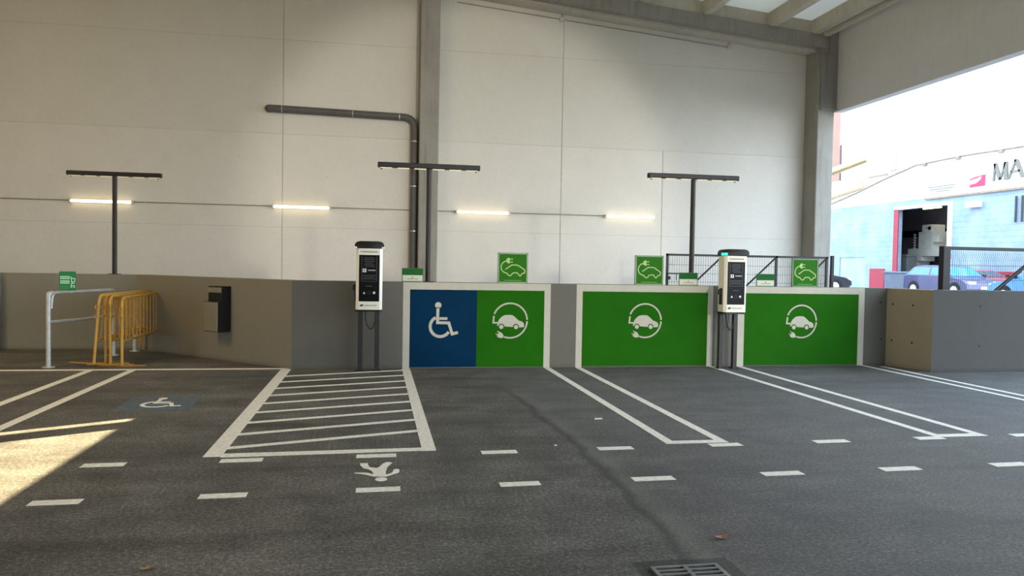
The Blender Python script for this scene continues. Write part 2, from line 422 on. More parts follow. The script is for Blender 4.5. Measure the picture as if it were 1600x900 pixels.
# ------------------------------------------------------------------ painted panels on the parapet
def ev_symbol(parent, cx, cz, r):
    fr = wallframe(cx, cz, WY); d0, d1 = .002, .006
    s = MB()
    c = lambda x, y: ((x-640)/300*r, (455-y)/300*r)
    s.arc((0, 0), .975*r, 158, 3, .09*r, fr, d0, d1); s.arc((0, 0), .975*r, -2, -110, .09*r, fr, d0, d1)
    s.ribbon([c(362, 378), c(352, 492), c(432, 496)], .095*r, fr, d0, d1)
    # plug at the end of the cable
    a = math.radians(-35); o, u, v, n = fr; pc = c(478, 705)
    f2 = (o+u*pc[0]+v*pc[1], u*math.cos(a)+v*math.sin(a), -u*math.sin(a)+v*math.cos(a), n)
    s.prism([(-.15*r, -.15*r), (-.02*r, -.17*r), (.14*r, -.09*r), (.19*r, -.02*r), (.19*r, .05*r), (.12*r, .11*r), (-.02*r, .16*r), (-.15*r, .14*r)], f2, d0, d1)
    s.ribbon([(-.13*r, .08*r), (-.28*r, .10*r)], .05*r, f2, d0, d1); s.ribbon([(-.13*r, -.07*r), (-.27*r, -.07*r)], .05*r, f2, d0, d1)
    body = [(418, 545), (425, 490), (450, 440), (480, 405), (525, 372), (575, 360), (660, 360), (700, 375), (740, 410), (790, 455), (845, 472), (872, 495), (882, 530), (878, 565), (800, 572), (795, 572)]
    s.prism([c(*p) for p in body[::-1]] , fr, d0, d1)
    o = s.build('car_charging_symbol', 'white_paint', parent)
    w = MB()
    for wx, wy in ((490, 560), (742, 562)): w.disc(c(wx, wy), .175*r, fr, .004, .0075)
    w.build('wheel_gap', 'green_paint', o)
    w = MB()
    for wx, wy in ((490, 562), (742, 564)): w.disc(c(wx, wy), .12*r, fr, .006, .009)
    w.build('wheel_mark', 'white_paint', o)

ISA = lambda x, y: ((x-310)*.000937, (540-y)*.000937)
def isa_symbol(s, fr, sc=1., sy=1., d0=.002, d1=.006):
    c = lambda x, y: (ISA(x, y)[0]*sc, ISA(x, y)[1]*sc*sy)
    s.disc(c(273, 190), .049*sc, fr, d0, d1, ry=.049*sc*sy)
    s.ribbon([c(268, 225), c(265, 476), c(450, 480), c(508, 662), c(603, 636)], .045*sc, fr, d0, d1)
    s.ribbon([c(280, 408), c(425, 408)], .04*sc, fr, d0, d1)
    pts = [c(310+165*math.cos(math.radians(t)), 540-165*math.sin(math.radians(t))) for t in [118+(328-118)*i/36 for i in range(37)]]
    s.ribbon(pts, .046*sc, fr, d0, d1)
    return s

def border_mesh(x0, x1, wl, wr, top, botz=.0, tw=.11):
    fr = wallframe(0, 0, WY); s = MB()
    s.prism([(x0, botz), (x0+wl, botz), (x0+wl, top-tw), (x0, top-tw)], fr, 0, .003)
    s.prism([(x1-wr, botz), (x1, botz), (x1, top-tw), (x1-wr, top-tw)], fr, 0, .003)
    s.prism([(x0, top-tw), (x1, top-tw), (x1, top), (x0, top)], fr, 0, .003)
    return s
def painted(label, x0, x1, wl, wr, fields, evs, isa=None):
    t = thing('painted_wall_panel', label, 'painted sign', (0, 0, 0), 0, 'painted bay panels on the parapet')
    border_mesh(x0, x1, wl, wr, WT-.002).build('border', 'white_paint', t)
    for (a, c, nm, m) in fields:
        f = MB(); f.prism([(a, .018), (c, .018), (c, WT-.112), (a, WT-.112)], wallframe(0, 0, WY), 0, .002); f.build(nm, m, t)
    for (cx, cz) in evs: ev_symbol(t, cx, cz, .278)
    if isa: isa_symbol(MB(), wallframe(isa[0], isa[1], WY)).build('wheelchair_symbol', 'white_paint', t)
    return t
painted('white-bordered wall painting, blue half with wheelchair and green half with charging car', .416, 2.725, .104, .1,
        [(.52, 1.553, 'blue_field', 'blue_paint'), (1.553, 2.625, 'green_field', 'green_paint')], [(2.08, .742)], (.988, .645))
painted('white-bordered all-green wall painting with a charging car between the two chargers', 3.147, 5.462, .1, .092,
        [(3.247, 5.37, 'green_field', 'green_paint')], [(4.297, .75)])
painted('white-bordered all-green wall painting with dark tie holes, beside the bare gray wall end', 5.885, 8.217, .135, .11,
        [(6.02, 8.107, 'green_field', 'green_paint')], [(7.053, .748)])
# tie holes (formwork plugs) stay with their wall
def holes(y, pts, x_is=None):
    for (x, z) in pts:
        b = MB(); b.cyl((x, y-.004, z), (x, y+.004, z), .017, 14); struct(b.build('wall_tie_hole', 'tie'))
holes(WY, [(7.04, 1.09), (7.50, 1.09), (8.03, 1.10), (7.05, .45), (7.50, .45), (8.03, .44), (8.53, 1.02+.06), (8.55, .45)])
holes(10.88, [(9.70, 1.07), (9.70, .42), (12.2, 1.07), (12.2, .42)])
dx, dy = .185/math.hypot(.185, .87), -.87/math.hypot(.185, .87)
for s_ in (.12, .52):
    for z in (1.06, .44):
        c = V((8.645+dx*s_, WY+dy*s_, z)); n = V((dy, -dx, 0)) * (1)
        b = MB(); b.cyl(c-n*.004, c+n*.004, .017, 14); struct(b.build('wall_tie_hole', 'tie'))

# ------------------------------------------------------------------ floor markings
def fl(s, x0, y0, x1, y1, d1=.002):
    s.prism([(x0, y0), (x1, y0), (x1, y1), (x0, y1)], floorframe(), 0, d1)
def marking(label, rects, name='bay_line', group='bay lines on the asphalt', cat='floor line'):
    s = MB()
    for r in rects: fl(s, *r)
    return tag(s.build(name, 'road_white'), label, cat, group)
fy = 11.735
marking('long white line along the rear edge of the accessible bay, near the barriers', [(-9, 11.74, -1.26, 11.87)])
marking('white bay line reaching the rear line below the galvanized rail', [(-4.06, 6.55, -3.955, 11.74)])
marking('white bay line reaching the rear line below the yellow barriers', [(-3.49, 6.55, -3.385, 11.74)])
marking('double white line closed at its end, from the blue and green painting to the walkway', [(2.63, 6.55, 2.725, fy), (3.14, 6.55, 3.235, fy), (2.725, 6.55, 3.14, 6.66)])
marking('double white line closed at its end, starting at the charger with the green light', [(5.40, 6.55, 5.50, fy), (5.88, 6.55, 5.98, fy), (5.50, 6.55, 5.88, 6.66)])
s = MB()
for (xa, ya, xb, yb) in ((8.20, WY-.01, 8.10, 2.5), (8.47, 11.6, 8.37, 2.5)):
    s.prism([(xa-.045, ya), (xb-.045, yb), (xb+.045, yb), (xa+.045, ya)], floorframe(), 0, .002)
tag(s.build('bay_line', 'road_white'), 'pair of close white lines running past the bare gray wall end', 'floor line', 'bay lines on the asphalt')
# hatched strip
t = thing('hatched_area', 'white hatched access strip in front of the charger stand with no green light', 'floor marking')
s = MB(); fl(s, -1.37, 6.50, -1.225, 11.74); fl(s, .41, 6.52, .53, 11.74); s.prism([(-1.225, 6.47), (.41, 6.53), (.41, 6.64), (-1.225, 6.60)], floorframe(), 0, .002)
s.build('border', 'road_white', t)
for i in range(9):
    yr = 11.54-.5275*i; s = MB()
    xl = -1.225
    s.prism([(xl, yr-.32*(.41-xl)-.045), (.41, yr-.045), (.41, yr+.045), (xl, yr-.32*(.41-xl)+.045)], floorframe(), 0, .002)
    s.build('stripe', 'road_white', t)
# walkway dashes
names_far = ['far dash nearest the patch of sunlight', 'far dash touching the sharp corner of the hatched strip', 'far dash directly above the walking figure', 'far dash between walking figure and asphalt seam',
             'far dash just beyond the asphalt seam', 'far dash touching the closed end of the first double line', 'far dash between the two closed double lines', 'far dash touching the end of the second closed double line', 'far dash beyond the last closed double line']
xs_far = [(-2.215, -1.905), (-1.205, -.88), (-.14, .187), (.905, 1.215), (1.945, 2.265), (3.005, 3.31), (4.06, 4.41), (5.15, 5.445), (6.24, 6.56)]
names_near = ['near dash beside the patch of sunlight', 'near dash between sunlight patch and walking figure', 'near dash directly below the head of the walking figure', 'near dash between walking figure and asphalt seam', 'near dash just beyond the asphalt seam',
              'near dash opposite the closed end of the first double line', 'near dash between the ends of the two closed double lines', 'near dash opposite the end of the second closed double line']
xs_near = [(-2.2, -1.89), (-1.16, -.85), (-.12, .19), (.91, 1.21), (1.93, 2.26), (3.0, 3.34), (4.05, 4.395), (5.1, 5.44)]
for nm, (x0, x1), i in [(n, x, 0) for n, x in zip(names_far, xs_far)] + [(n, x, 1) for n, x in zip(names_near, xs_near)]:
    yc = (6.385+.025*x0 if i == 0 else 5.43+.02*x0)
    if i == 0 and -1.3 < x0 < 0.: yc = 6.36 if x0 < -1 else 6.39
    sk = .022*(x1-x0); h = .055 if i == 0 else .053
    s = MB(); s.prism([(x0, yc-h), (x1, yc-h+sk), (x1, yc+h+sk), (x0, yc+h)], floorframe(), 0, .0025)
    tag(s.build('walkway_dash', 'road_white'), 'short white floor dash, '+nm, 'floor line', 'dashes edging the walkway')
# walking figure
ped = [(0.09,5.759),(0.122,5.785),(0.165,5.835),(0.19,5.856),(0.2,5.916),(0.195,5.954),(0.169,5.961),(0.152,5.938),(0.149,5.885),(0.133,5.847),(0.093,5.808),(0.094,5.908),(0.11,6.042),(0.148,6.157),(0.112,6.188),(0.072,6.133),(0.041,6.028),(0.021,6.009),(-0.028,6.036),(-0.04,6.101),(-0.046,6.168),(-0.107,6.163),(-0.103,6.109),(-0.077,6.01),(-0.033,5.974),(-0.011,5.92),(0.003,5.828),(-0.048,5.879),(-0.134,5.893),(-0.146,5.875),(-0.09,5.848),(-0.037,5.803),(0.005,5.769)]
s = MB(); s.prism(ped, floorframe(), 0, .002); s.disc((.057, 5.69), .045, floorframe(), 0, .002, ry=.052)
tag(s.build('pedestrian_symbol', 'road_white'), 'white walking figure painted on the asphalt between two dashes', 'floor symbol')
# wheelchair square on the floor
t = thing('wheelchair_floor_sign', 'faded blue floor square with white wheelchair, in the bay by the barriers', 'floor symbol')
s = MB(); s.prism([(-2.72, 8.55), (-1.95, 8.59), (-2.0, 9.46), (-2.74, 9.44)], floorframe(), 0, .0015); s.build('blue_square', 'road_blue', t)
isa_symbol(MB(), floorframe(-2.36, 8.95), .98, 1.12, .0015, .0035).build('wheelchair_symbol', 'road_white', t)

# drain
t = thing('drain_grate', 'gray cast metal drain grate sunk in a darker asphalt patch', 'drain', (1.645, 3.62, 0))
s = MB(); s.box((-.18, -.2, .0005), (.18, .2, .002)); s.build('pit_shade', 'pit_shade', t)
s = MB()
for x in (-.178, 0, .178): s.box((x-.011, -.2, .002), (x+.011, .2, .012))
for i in range(9):
    y = .195-.048*i; s.box((-.178, y-.009, .002), (.178, y+.009, .011))
s.build('grate_bars', 'grate', t)
# leaves and scraps
def leaf(label, x, y, sc, m, rz):
    s = MB(); pr = [(-.05, 0), (-.035, .022), (-.015, .016), (0, .034), (.012, .018), (.034, .024), (.05, 0), (.03, -.02), (.012, -.014), (0, -.03), (-.018, -.014), (-.036, -.02)]
    c, sn = math.cos(rz), math.sin(rz)
    vs = [s.bm.verts.new((x+(p[0]*c-p[1]*sn)*sc, y+(p[0]*sn+p[1]*c)*sc, .004+.25*abs(p[1])*sc+.012*(abs(p[0])/.05)**2*sc)) for p in pr]
    ce = s.bm.verts.new((x, y, .003))
    for i in range(len(vs)): s.bm.faces.new((ce, vs[i], vs[(i+1) % len(vs)]))
    tag(s.build('dry_leaf', m), label, 'leaf')
leaf('curled reddish-brown dry leaf on the asphalt beyond the drain grate', 2.05, 4.2, 1.0, 'leaf', .2)
leaf('small dull brown leaf alone at the near edge of the asphalt', -1.14, 4.16, .8, 'leaf2', .4)
def scrap(label, x, y, sx, sy):
    s = MB(); s.prism([(-sx, -sy), (sx*.8, -sy*.7), (sx, sy), (-sx*.6, sy*.8)], floorframe(x, y), 0, .004); tag(s.build('paper_scrap', 'paper'), label, 'litter')
scrap('flat white scrap of litter on the asphalt inside the first charging bay', 2.33, 7.72, .05, .035)
scrap('tiny white crumb of litter beside the far dash at the asphalt seam', 1.6, 6.6, .014, .02)

# ------------------------------------------------------------------ chargers
def charger():
    t = thing('ev_charger', '', 'charger', (0, 0, 0), 0, 'charging posts at the parapet')
    W, D = .19, .24
    for sx in (-1, 1):
        s = MB(); s.box((sx*.122-.036, D-.01, 0), (sx*.122+.036, D+.06, 1.0), bev=.006); s.build('post', 'graypost', t)
        s = MB(); s.box((sx*.122-.06, D-.05, 0), (sx*.122+.06, D+.10, .012), bev=.003)
        for bx in (-.045, .045): s.cyl((sx*.122+bx, D-.03, .012), (sx*.122+bx, D-.03, .028), .009, 8)
        s.build('foot_plate', 'graypost', t)
    # body: chamfered front corners
    pl = [(-W, D), (-W, .05), (-W+.035, .012), (W-.035, .012), (W, .05), (W, D)]
    s = MB(); s.prism(pl, floorframe(0, 0, 0), .925, 1.815); body = s.build('body', 'white_metal', t)
    s = MB(); s.prism([(p[0]*1.02, p[1]*1.0) for p in pl], floorframe(0, 0, 0), .895, .925); s.build('bottom_plate', 'black', t)
    fr = wallframe(0, 0, .012)
    s = MB(); s.prism([(-.146, 1.045), (.146, 1.045), (.146, 1.722), (-.146, 1.722)], fr, 0, .006); scr = s.build('screen', 'screen', t)
    s = MB()
    for z, a, c in ((1.68, -.075, .075), (1.655, -.09, .08), (1.63, -.07, .08), (1.605, -.07, .05), (1.58, -.08, .07), (1.555, -.06, .08), (1.425, -.10, .10), (1.40, -.09, .08), (1.375, -.10, .10)):
        s.prism([(a, z-.004), (c, z-.004), (c, z+.004), (a, z+.004)], fr, .006, .0075)
    for a in (-.112, .104): s.prism([(a, 1.34), (a+.006, 1.34), (a+.006, 1.70), (a, 1.70)], fr, .006, .0072)
    s.prism([(-.112, 1.335), (.11, 1.335), (.11, 1.341), (-.112, 1.341)], fr, .006, .0072)
    s.build('instruction_text', 'screen_line', scr)
    s = MB(); s.prism([(-.095, 1.47), (-.042, 1.47), (-.042, 1.522), (-.095, 1.522)], fr, .006, .008)
    s.build('payment_icon', 'icon', scr); s = MB()
    for i in range(6): s.prism([(-.015+i*.018, 1.492), (-.002+i*.018, 1.492), (-.002+i*.018, 1.506), (-.015+i*.018, 1.506)], fr, .006, .008)
    s.build('payment_caption', 'icon', scr)
    s = MB(); s.prism([(-.078, 1.488), (-.060, 1.488), (-.060, 1.508), (-.078, 1.508)], fr, .008, .009); s.build('icon_mark', 'screen', scr)
    s = MB()
    for i in range(7): s.prism([(-.05+i*.014, 1.262), (-.04+i*.014, 1.262), (-.04+i*.014, 1.274), (-.05+i*.014, 1.274)], fr, .006, .0075)
    s.build('screen_caption', 'screen_line', scr)
    s = MB(); s.prism([(-.088, 1.155), (-.052, 1.155), (-.070, 1.19)], fr, .006, .008); s.build('button_icon', 'icon', scr)
    s = MB(); s.disc((.072, 1.172), .019, fr, .006, .008, 16); s.build('button_icon', 'icon', scr)
    s = MB()
    for k in range(8):
        a0 = k*45; s.arc((0, 1.172), .02, a0, a0+28, .006, fr, .006, .0075, 4)
    s.build('dial_icon', 'screen_line', scr)
    # header and footer strips with lettering
    for z0, z1, nm in ((1.732, 1.80, 'header_strip'), (.94, 1.035, 'footer_strip')):
        s = MB(); s.prism([(-.15, z0), (.15, z0), (.15, z1), (-.15, z1)], fr, 0, .004); st = s.build(nm, 'panel_cream', t)
        s = MB(); zc = (z0+z1)/2; h = .012
        if nm == 'header_strip':
            x = -.125; s.prism([(x, zc+h), (x+.008, zc-h), (x+.018, zc+h*.4)], fr, .004, .0055); x = -.095
            for w in (.016, .013, .015, .012, .016, .012, .014, .013, .015, .012, .016, .014, .012): s.prism([(x, zc-h*.8), (x+w*.72, zc-h*.8), (x+w*.72, zc+h*.8), (x, zc+h*.8)], fr, .004, .0055); x += w+.003
        else:
            s.prism([(-.132, zc-.013), (-.088, zc-.013), (-.078, zc+.016), (-.122, zc+.012)], fr, .004, .0055); x = -.065
            for w in (.012, .014, .012, .013, .014, .012, .013, .012, .013, .012): s.prism([(x, zc-.008), (x+w*.7, zc-.008), (x+w*.7, zc+.008), (x, zc+.008)], fr, .004, .0055); x += w+.005
        s.build('lettering', 'ink', st)
    # cap: rounded hood
    poly = [(-.205, 1.818), (.205, 1.818), (.213, 1.855), (.205, 1.885), (.18, 1.91), (.13, 1.922), (-.13, 1.922), (-.18, 1.91), (-.205, 1.885), (-.213, 1.855)]
    s = MB(); rings = []
    for y, f in ((-.014, .93), (-.006, .985), (.008, 1.), (D+.01, 1.), (D+.018, .97)):
        rings.append([s.bm.verts.new((p[0]*f, y, 1.818+(p[1]-1.818)*f)) for p in poly])
    for a, c in zip(rings, rings[1:]):
        for i in range(len(poly)): s.bm.faces.new((a[i], a[(i+1) % len(poly)], c[(i+1) % len(poly)], c[i]))
    s.bm.faces.new(rings[0]); s.bm.faces.new(rings[-1][::-1])
    s.build('cap', 'cap', t, smooth=True)
    # sockets on the flank, cables below
    s = MB(); s.box((-W-.022, .085, 1.04), (-W+.002, .165, 1.30), bev=.008); s.box((-W-.05, .10, 1.20), (-W-.02, .15, 1.28), bev=.008); s.build('plug_holster', 'black', t)
    s = MB()
    s.tube(bend([(-.05, D+.0, .90), (-.045, D-.03, .72), (.03, D-.01, .60), (.09, D+.01, .70), (.10, D+.0, .90)], .1), .011, 8); s.build('cable', 'black', t, smooth=True)
    s = MB(); s.tube(bend([(.02, D+.02, .90), (.0, D, .72), (-.07, D+.01, .62)], .1), .009, 8); s.build('cable', 'pvc', t, smooth=True)
    return t
c1 = charger(); c1.location = (-.093, 11.27, 0); c1['label'] = 'white and black charging post beside the blue painting, no green light on its cap'
c2 = dup(c1, (5.615, 11.25, 0), 'white and black charging post between two green paintings, cap glowing green at one side')
def leds(c, m, sides):
    for sx in sides:
        s = MB(); s.box((sx*.197-.022, -.018, 1.816), (sx*.197+.022, .05, 1.84), bev=.006); s.build('status_light', m, c)
leds(c1, 'led_off', (-1, 1)); 
s = MB(); s.box((-.222, -.022, 1.822), (-.165, .10, 1.862), bev=.01); s.build('status_light', 'led_green', c2)

# ------------------------------------------------------------------ lamp masts
def mast():
    t = thing('lamp_mast', '', 'lamp', (0, 0, 0), 0, 'lamp masts along the parapet')
    s = MB(); s.box((-.09, -.09, 0), (.09, .09, .012), bev=.003); s.build('base_plate', 'pole', t)
    s = MB(); s.tube([(0, 0, .012), (0, 0, 1.76)], .041, 14); s.build('pole', 'pole', t, smooth=True)
    s = MB(); s.box((-.79, -.05, 1.75), (.79, .05, 1.83), bev=.012); arm = s.build('arm', 'black', t)
    for x in (-.66, -.40, -.14, .14, .40, .66):
        s = MB(); s.box((x-.09, -.035, 1.738), (x+.09, .035, 1.751), bev=.003); s.build('light_strip', 'strip', arm)
    for x in (-.73, .73):
        s = MB(); s.cyl((x, 0, 1.725), (x, 0, 1.752), .016, 10); s.build('sensor', 'black', arm)
    return t
m1 = mast(); m1.location = (-4.615, 14.74, WT); m1['label'] = 'black T-shaped lamp mast above the galvanized rail, set back on the rear parapet'
dup(m1, (.80, 11.92, WT), 'black T-shaped lamp mast in front of the concrete pillar and drain pipe')
dup(m1, (5.145, 11.92, WT), 'black T-shaped lamp mast behind a small sign, next to the charger with green light')

# ------------------------------------------------------------------ wall lights and conduit
LY = BY+.018
def wall_light():
    t = thing('batten_light', '', 'wall light', (0, 0, 0), 0, 'lit batten lights along the building wall')
    s = MB(); s.box((-.71, -.05, -.03), (.71, 0, .035), bev=.006); s.build('housing', 'housing', t)
    s = MB(); s.tube([(-.68, -.065, 0), (.68, -.065, 0)], .034, 12); s.build('diffuser', 'diffuser', t, smooth=True)
    for sx in (-1, 1):
        s = MB(); s.box((sx*.70-.025, -.10, -.045), (sx*.70+.025, 0, .045), bev=.006); s.build('end_cap', 'housing', t)
    return t
lab = ['lit batten light crossed by the lamp mast above the galvanized rail', 'lit batten light over a panel joint below the drain pipe elbow end', 'lit batten light just past the concrete pillar, above the square sign', 'lit batten light at the end of the conduit, near the T-shaped lamp mast']
w1 = None
for (x, l) in zip((-6.55, -1.865, 2.76, 6.815), lab):
    if w1 is None: w1 = wall_light(); w1.location = (x, LY, 2.985); w1['label'] = l
    else: dup(w1, (x, LY, 2.985), l)
t = thing('lighting_conduit', 'thin gray conduit on the building wall joining the lit batten lights', 'conduit')
xs = [-14, -7.28, -5.82, -2.6, -1.13, 1.03, 1.545, 2.03, 3.49, 6.09]
for i, (a, c) in enumerate(zip(xs[::2], xs[1::2])):
    s = MB(); s.tube([(a, LY-.018, 3.0), (c, LY-.018, 3.0)], .014, 8); s.build('conduit_run', 'conduit', t)
t = thing('upper_conduit', 'slanting thin conduit with two junction boxes high under the roof beam', 'conduit')
s = MB(); s.tube([(2.0, LY-.02, 8.43), (9.6, LY-.02, 7.76)], .016, 8); s.build('conduit_run', 'conduit', t)
for x, z in ((4.8, 8.18), (9.6, 7.76)):
    s = MB(); s.box((x-.06, LY-.06, z-.06), (x+.06, LY, z+.06), bev=.008); s.build('junction_box', 'housing', t)
    s = MB(); s.tube([(x, LY-.02, z+.06), (x, LY-.02, zt(x)-.41)], .014, 8); s.build('conduit_run', 'conduit', t)

# drain pipe
t = thing('drain_pipe', 'dark gray plastic drain pipe crossing the wall and dropping beside the pillar', 'pipe')
py = BY-.12
s = MB(); s.tube(bend([(-2.68, BY+.0, 5.42), (-2.68, py, 5.42), (.94, py, 5.36), (.94, py, GZ)], .30, 8), .09, 16); s.build('pipe', 'pvc', t, smooth=True)
for x in (-2.35, -.62, .55):
    z = 5.42-.0165*(x+2.68); s = MB(); s.cyl((x-.012, py, z), (x+.012, py, z), .097, 16); s.box((x-.02, py+.08, z-.03), (x+.02, BY, z+.03)); s.build('pipe_clamp', 'clamp', t)
for z in (4.75, 3.6, 2.45, 1.4):
    s = MB(); s.cyl((.94, py, z-.012), (.94, py, z+.012), .097, 16); s.box((.925, py+.08, z-.02), (.965, BY, z+.02)); s.build('pipe_clamp', 'clamp', t)

# ------------------------------------------------------------------ signs on the parapet
def square_sign():
    t = thing('charging_sign', '', 'sign', (0, 0, 0), 0, 'square green charging signs on the parapet')
    s = MB(); s.box((-.235, 0, 0), (.235, .02, .475), bev=.004); s.build('panel', 'sign_green', t)
    s = MB(); h = .012
    for lo, hi in (((-.241, -.006, 0), (-.241+2*h, .022, .48)), ((.241-2*h, -.006, 0), (.241, .022, .48)), ((-.241, -.006, 0), (.241, .022, 2*h)), ((-.241, -.006, .48-2*h), (.241, .022, .48))): s.box(lo, hi)
    s.build('frame', 'sign_frame', t)
    c = lambda x, y: ((x-552)*.241/318, .24+(470-y)*.241/330)
    fr = (V((0, 0, 0)), V((1, 0, 0)), V((0, 0, 1)), V((0, -1, 0)))
    s = MB()
    s.ribbon([c(*p) for p in [(420, 318), (370, 335), (330, 375), (308, 420), (305, 470), (318, 515), (345, 548), (385, 570), (430, 585), (468, 630), (490, 634), (515, 630), (548, 585), (575, 572), (640, 572), (665, 590), (692, 634), (715, 634), (752, 585), (795, 578), (808, 540), (800, 505), (690, 430), (645, 405), (530, 405), (470, 448), (395, 500)]], .0165, fr, 0, .002)
    s.prism([c(*p) for p in [(485, 255), (485, 370), (450, 372), (420, 345), (412, 315), (420, 280), (450, 252)]], fr, 0, .0025)
    s.ribbon([c(480, 285), c(552, 278)], .013, fr, 0, .002); s.ribbon([c(480, 345), c(552, 340)], .013, fr, 0, .002)
    s.build('car_outline_symbol', 'sign_mark', t)
    s = MB(); x = -.13
    while x < .13: s.prism([(x, .04), (x+.012, .04), (x+.012, .052), (x, .052)], fr, 0, .0015); x += .018
    s.build('caption', 'sign_faint', t)
    s = MB()
    for x in (-.15, .15): s.box((x-.015, .02, 0), (x+.015, .10, .02)); s.box((x-.015, .02, 0), (x+.015, .032, .3))
    s.build('bracket', 'sign_frame', t)
    return t
SY = WY+.03
q = square_sign(); q.location = (2.115, SY, WT); q['label'] = 'square green sign with charging car above the half blue, half green painting'
dup(q, (4.36, SY, WT), 'square green sign with charging car above the middle green painting, before the gate end')
dup(q, (7.115, SY, WT), 'square green sign with charging car in front of the mesh gate and end pillar')
def small_sign():
    t = thing('charger_notice', '', 'sign', (0, 0, 0), 0, 'small green and white notices on the parapet')
    s = MB(); s.box((-.163, 0, 0), (.163, .016, .212), bev=.003); s.build('frame', 'sign_frame', t)
    fr = (V((0, 0, 0)), V((1, 0, 0)), V((0, 0, 1)), V((0, -1, 0)))
    s = MB(); s.prism([(-.158, .108), (.158, .108), (.158, .207), (-.158, .207)], fr, 0, .002); s.build('green_band', 'sign_dkgreen', t)
    s = MB(); s.prism([(-.150, .016), (.150, .016), (.150, .104), (-.150, .104)], fr, 0, .002); w = s.build('white_field', 'sign_white', t)
    s = MB(); s.disc((0, .072), .011, fr, .002, .003, 10); x = -.078
    while x < .075: s.prism([(x, .042), (x+.011, .042), (x+.011, .054), (x, .054)], fr, .002, .003); x += .015
    s.build('lettering', 'sign_frame', w)
    s = MB(); s.box((-.02, .016, 0), (.02, .09, .02)); s.build('bracket', 'sign_frame', t)
    return t
q = small_sign(); q.location = (.556, SY, WT); q['label'] = 'small green and white notice under the drain pipe, at the corner of the blue painting'
dup(q, (5.035, SY, WT), 'small green and white notice in front of a lamp mast, before the lit charger')
dup(q, (6.40, SY, WT), 'small green and white notice just past the lit charger, before the mesh gate')

# ------------------------------------------------------------------ rail, cart sign, barriers, post
A = V((-4.69, 12.12, 0)); B_ = V((-4.27, 13.60, 0))
t = thing('cart_rail', 'bent galvanized steel rail carrying a small green sign, beside yellow barriers', 'rail')
s = MB(); s.tube(bend([A+V((0, 0, .01)), A+V((0, 0, 1.085)), A+(B_-A)*.06+V((0, 0, 1.085))], .07), .033, 12); s.build('post', 'galv', t, smooth=True)
d = (B_-A)
s = MB(); s.tube(bend([A+d*.035+V((0, 0, .86)), A+d*.05+V((0, 0, 1.09)), B_+V((0, 0, 1.09)), B_+V((0, 0, .95))], .10), .024, 12); s.build('top_rail', 'galv', t, smooth=True)
s = MB(); s.tube([A+V((0, 0, .66)), A+d*.5+V((0, 0, .655)), B_+V((0, 0, .66))], .024, 12); s.build('middle_rail', 'galv', t, smooth=True)
s = MB(); s.tube([B_+V((0, 0, .01)), B_+V((0, 0, .97))], .033, 12); s.build('post', 'galv', t, smooth=True)
for p in (A, B_):
    s = MB(); s.cyl(p, p+V((0, 0, .012)), .085, 18); s.build('foot_plate', 'galv', t)
# small sign clipped on the rail
sx, sy, sz = -4.50, 12.30, 1.118
t = thing('cart_sign', 'small bright green sign with pale lettering, clipped above the galvanized rail', 'sign', (sx, sy, sz))
s = MB(); s.box((-.115, -.004, 0), (.115, .004, .285), bev=.002); s.build('panel', 'cart_green', t)
fr = (V((0, -.004, 0)), V((1, 0, 0)), V((0, 0, 1)), V((0, -1, 0)))
s = MB()
for z, h, w in ((.205, .022, .125), (.178, .018, .115), (.14, .022, .12), (.112, .018, .11)):
    x = -.098
    i = 0
    while x < -.098+w:
        ww = (.018, .013, .022)[i % 3]; s.prism([(x, z-h/2), (x+ww, z-h/2), (x+ww, z+h/2), (x, z+h/2)], fr, 0, .002); x += ww+.004; i += 1
s.build('lettering', 'cart_mark', t)
s = MB(); x = -.098
while x < .02: s.prism([(x, .055), (x+.012, .055), (x+.012, .068), (x, .068)], fr, 0, .0015); s.prism([(x, .03), (x+.01, .03), (x+.01, .042), (x, .042)], fr, 0, .0015); x += .017
s.build('small_print', 'sign_faint', t)
s = MB()
s.ribbon([(.035, .20), (.05, .20), (.06, .11), (.095, .11)], .012, fr, 0, .002); s.ribbon([(.052, .185), (.102, .18), (.096, .13), (.06, .13)], .012, fr, 0, .002)
s.ribbon([(.06, .11), (.048, .075), (.10, .075)], .01, fr, 0, .002); s.disc((.055, .055), .011, fr, 0, .002, 12); s.disc((.092, .055), .011, fr, 0, .002, 12)
s.build('trolley_icon', 'cart_mark', t)
s = MB(); s.box((-.06, .004, -.03), (-.03, .014, .1)); s.box((.03, .004, -.03), (.06, .014, .1)); s.build('clip', 'galv', t)

def barrier(L=2.2):
    t = thing('crowd_barrier', '', 'barrier', (0, 0, 0), 0, 'yellow barriers stacked in the corner')
    r = .021
    s = MB(); s.tube(bend([(0, .02, .012), (0, .02, 1.02), (0, L-.02, 1.02), (0, L-.02, .012)], .12, 6), r, 10); s.build('frame', 'yellow', t, smooth=True)
    s = MB(); s.cyl((0, .02, .36), (0, L-.02, .36), .018, 10); s.build('bottom_rail', 'yellow2', t, smooth=True)
    s = MB(); n = 10
    for i in range(n):
        y = .02+(L-.04)*(i+1)/(n+1); s.cyl((0, y, .36), (0, y, 1.01), .011, 8)
    s.build('infill_lattice', 'yellow2', t, smooth=True)
    for y in (.02,):
        s = MB(); s.box((-.33, y-.025, 0), (.33, y+.025, .012), bev=.002); s.build('foot', 'yellow2', t)
    for z in (.72, .86):
        s = MB(); s.tube(bend([(0, .02, z), (-.02, -.03, z+.02), (-.03, -.05, z-.01), (-.01, -.045, z-.04)], .02, 3), .008, 8); s.build('hook', 'yellow2', t)
    return t
bl = ['yellow crowd barrier nearest the slanted wall, outermost of the stack', 'yellow crowd barrier second from the slanted wall in the stack', 'yellow crowd barrier second from the galvanized rail, leaning slightly in the stack', 'yellow crowd barrier nearest the galvanized rail, its front leg leaning outwards']
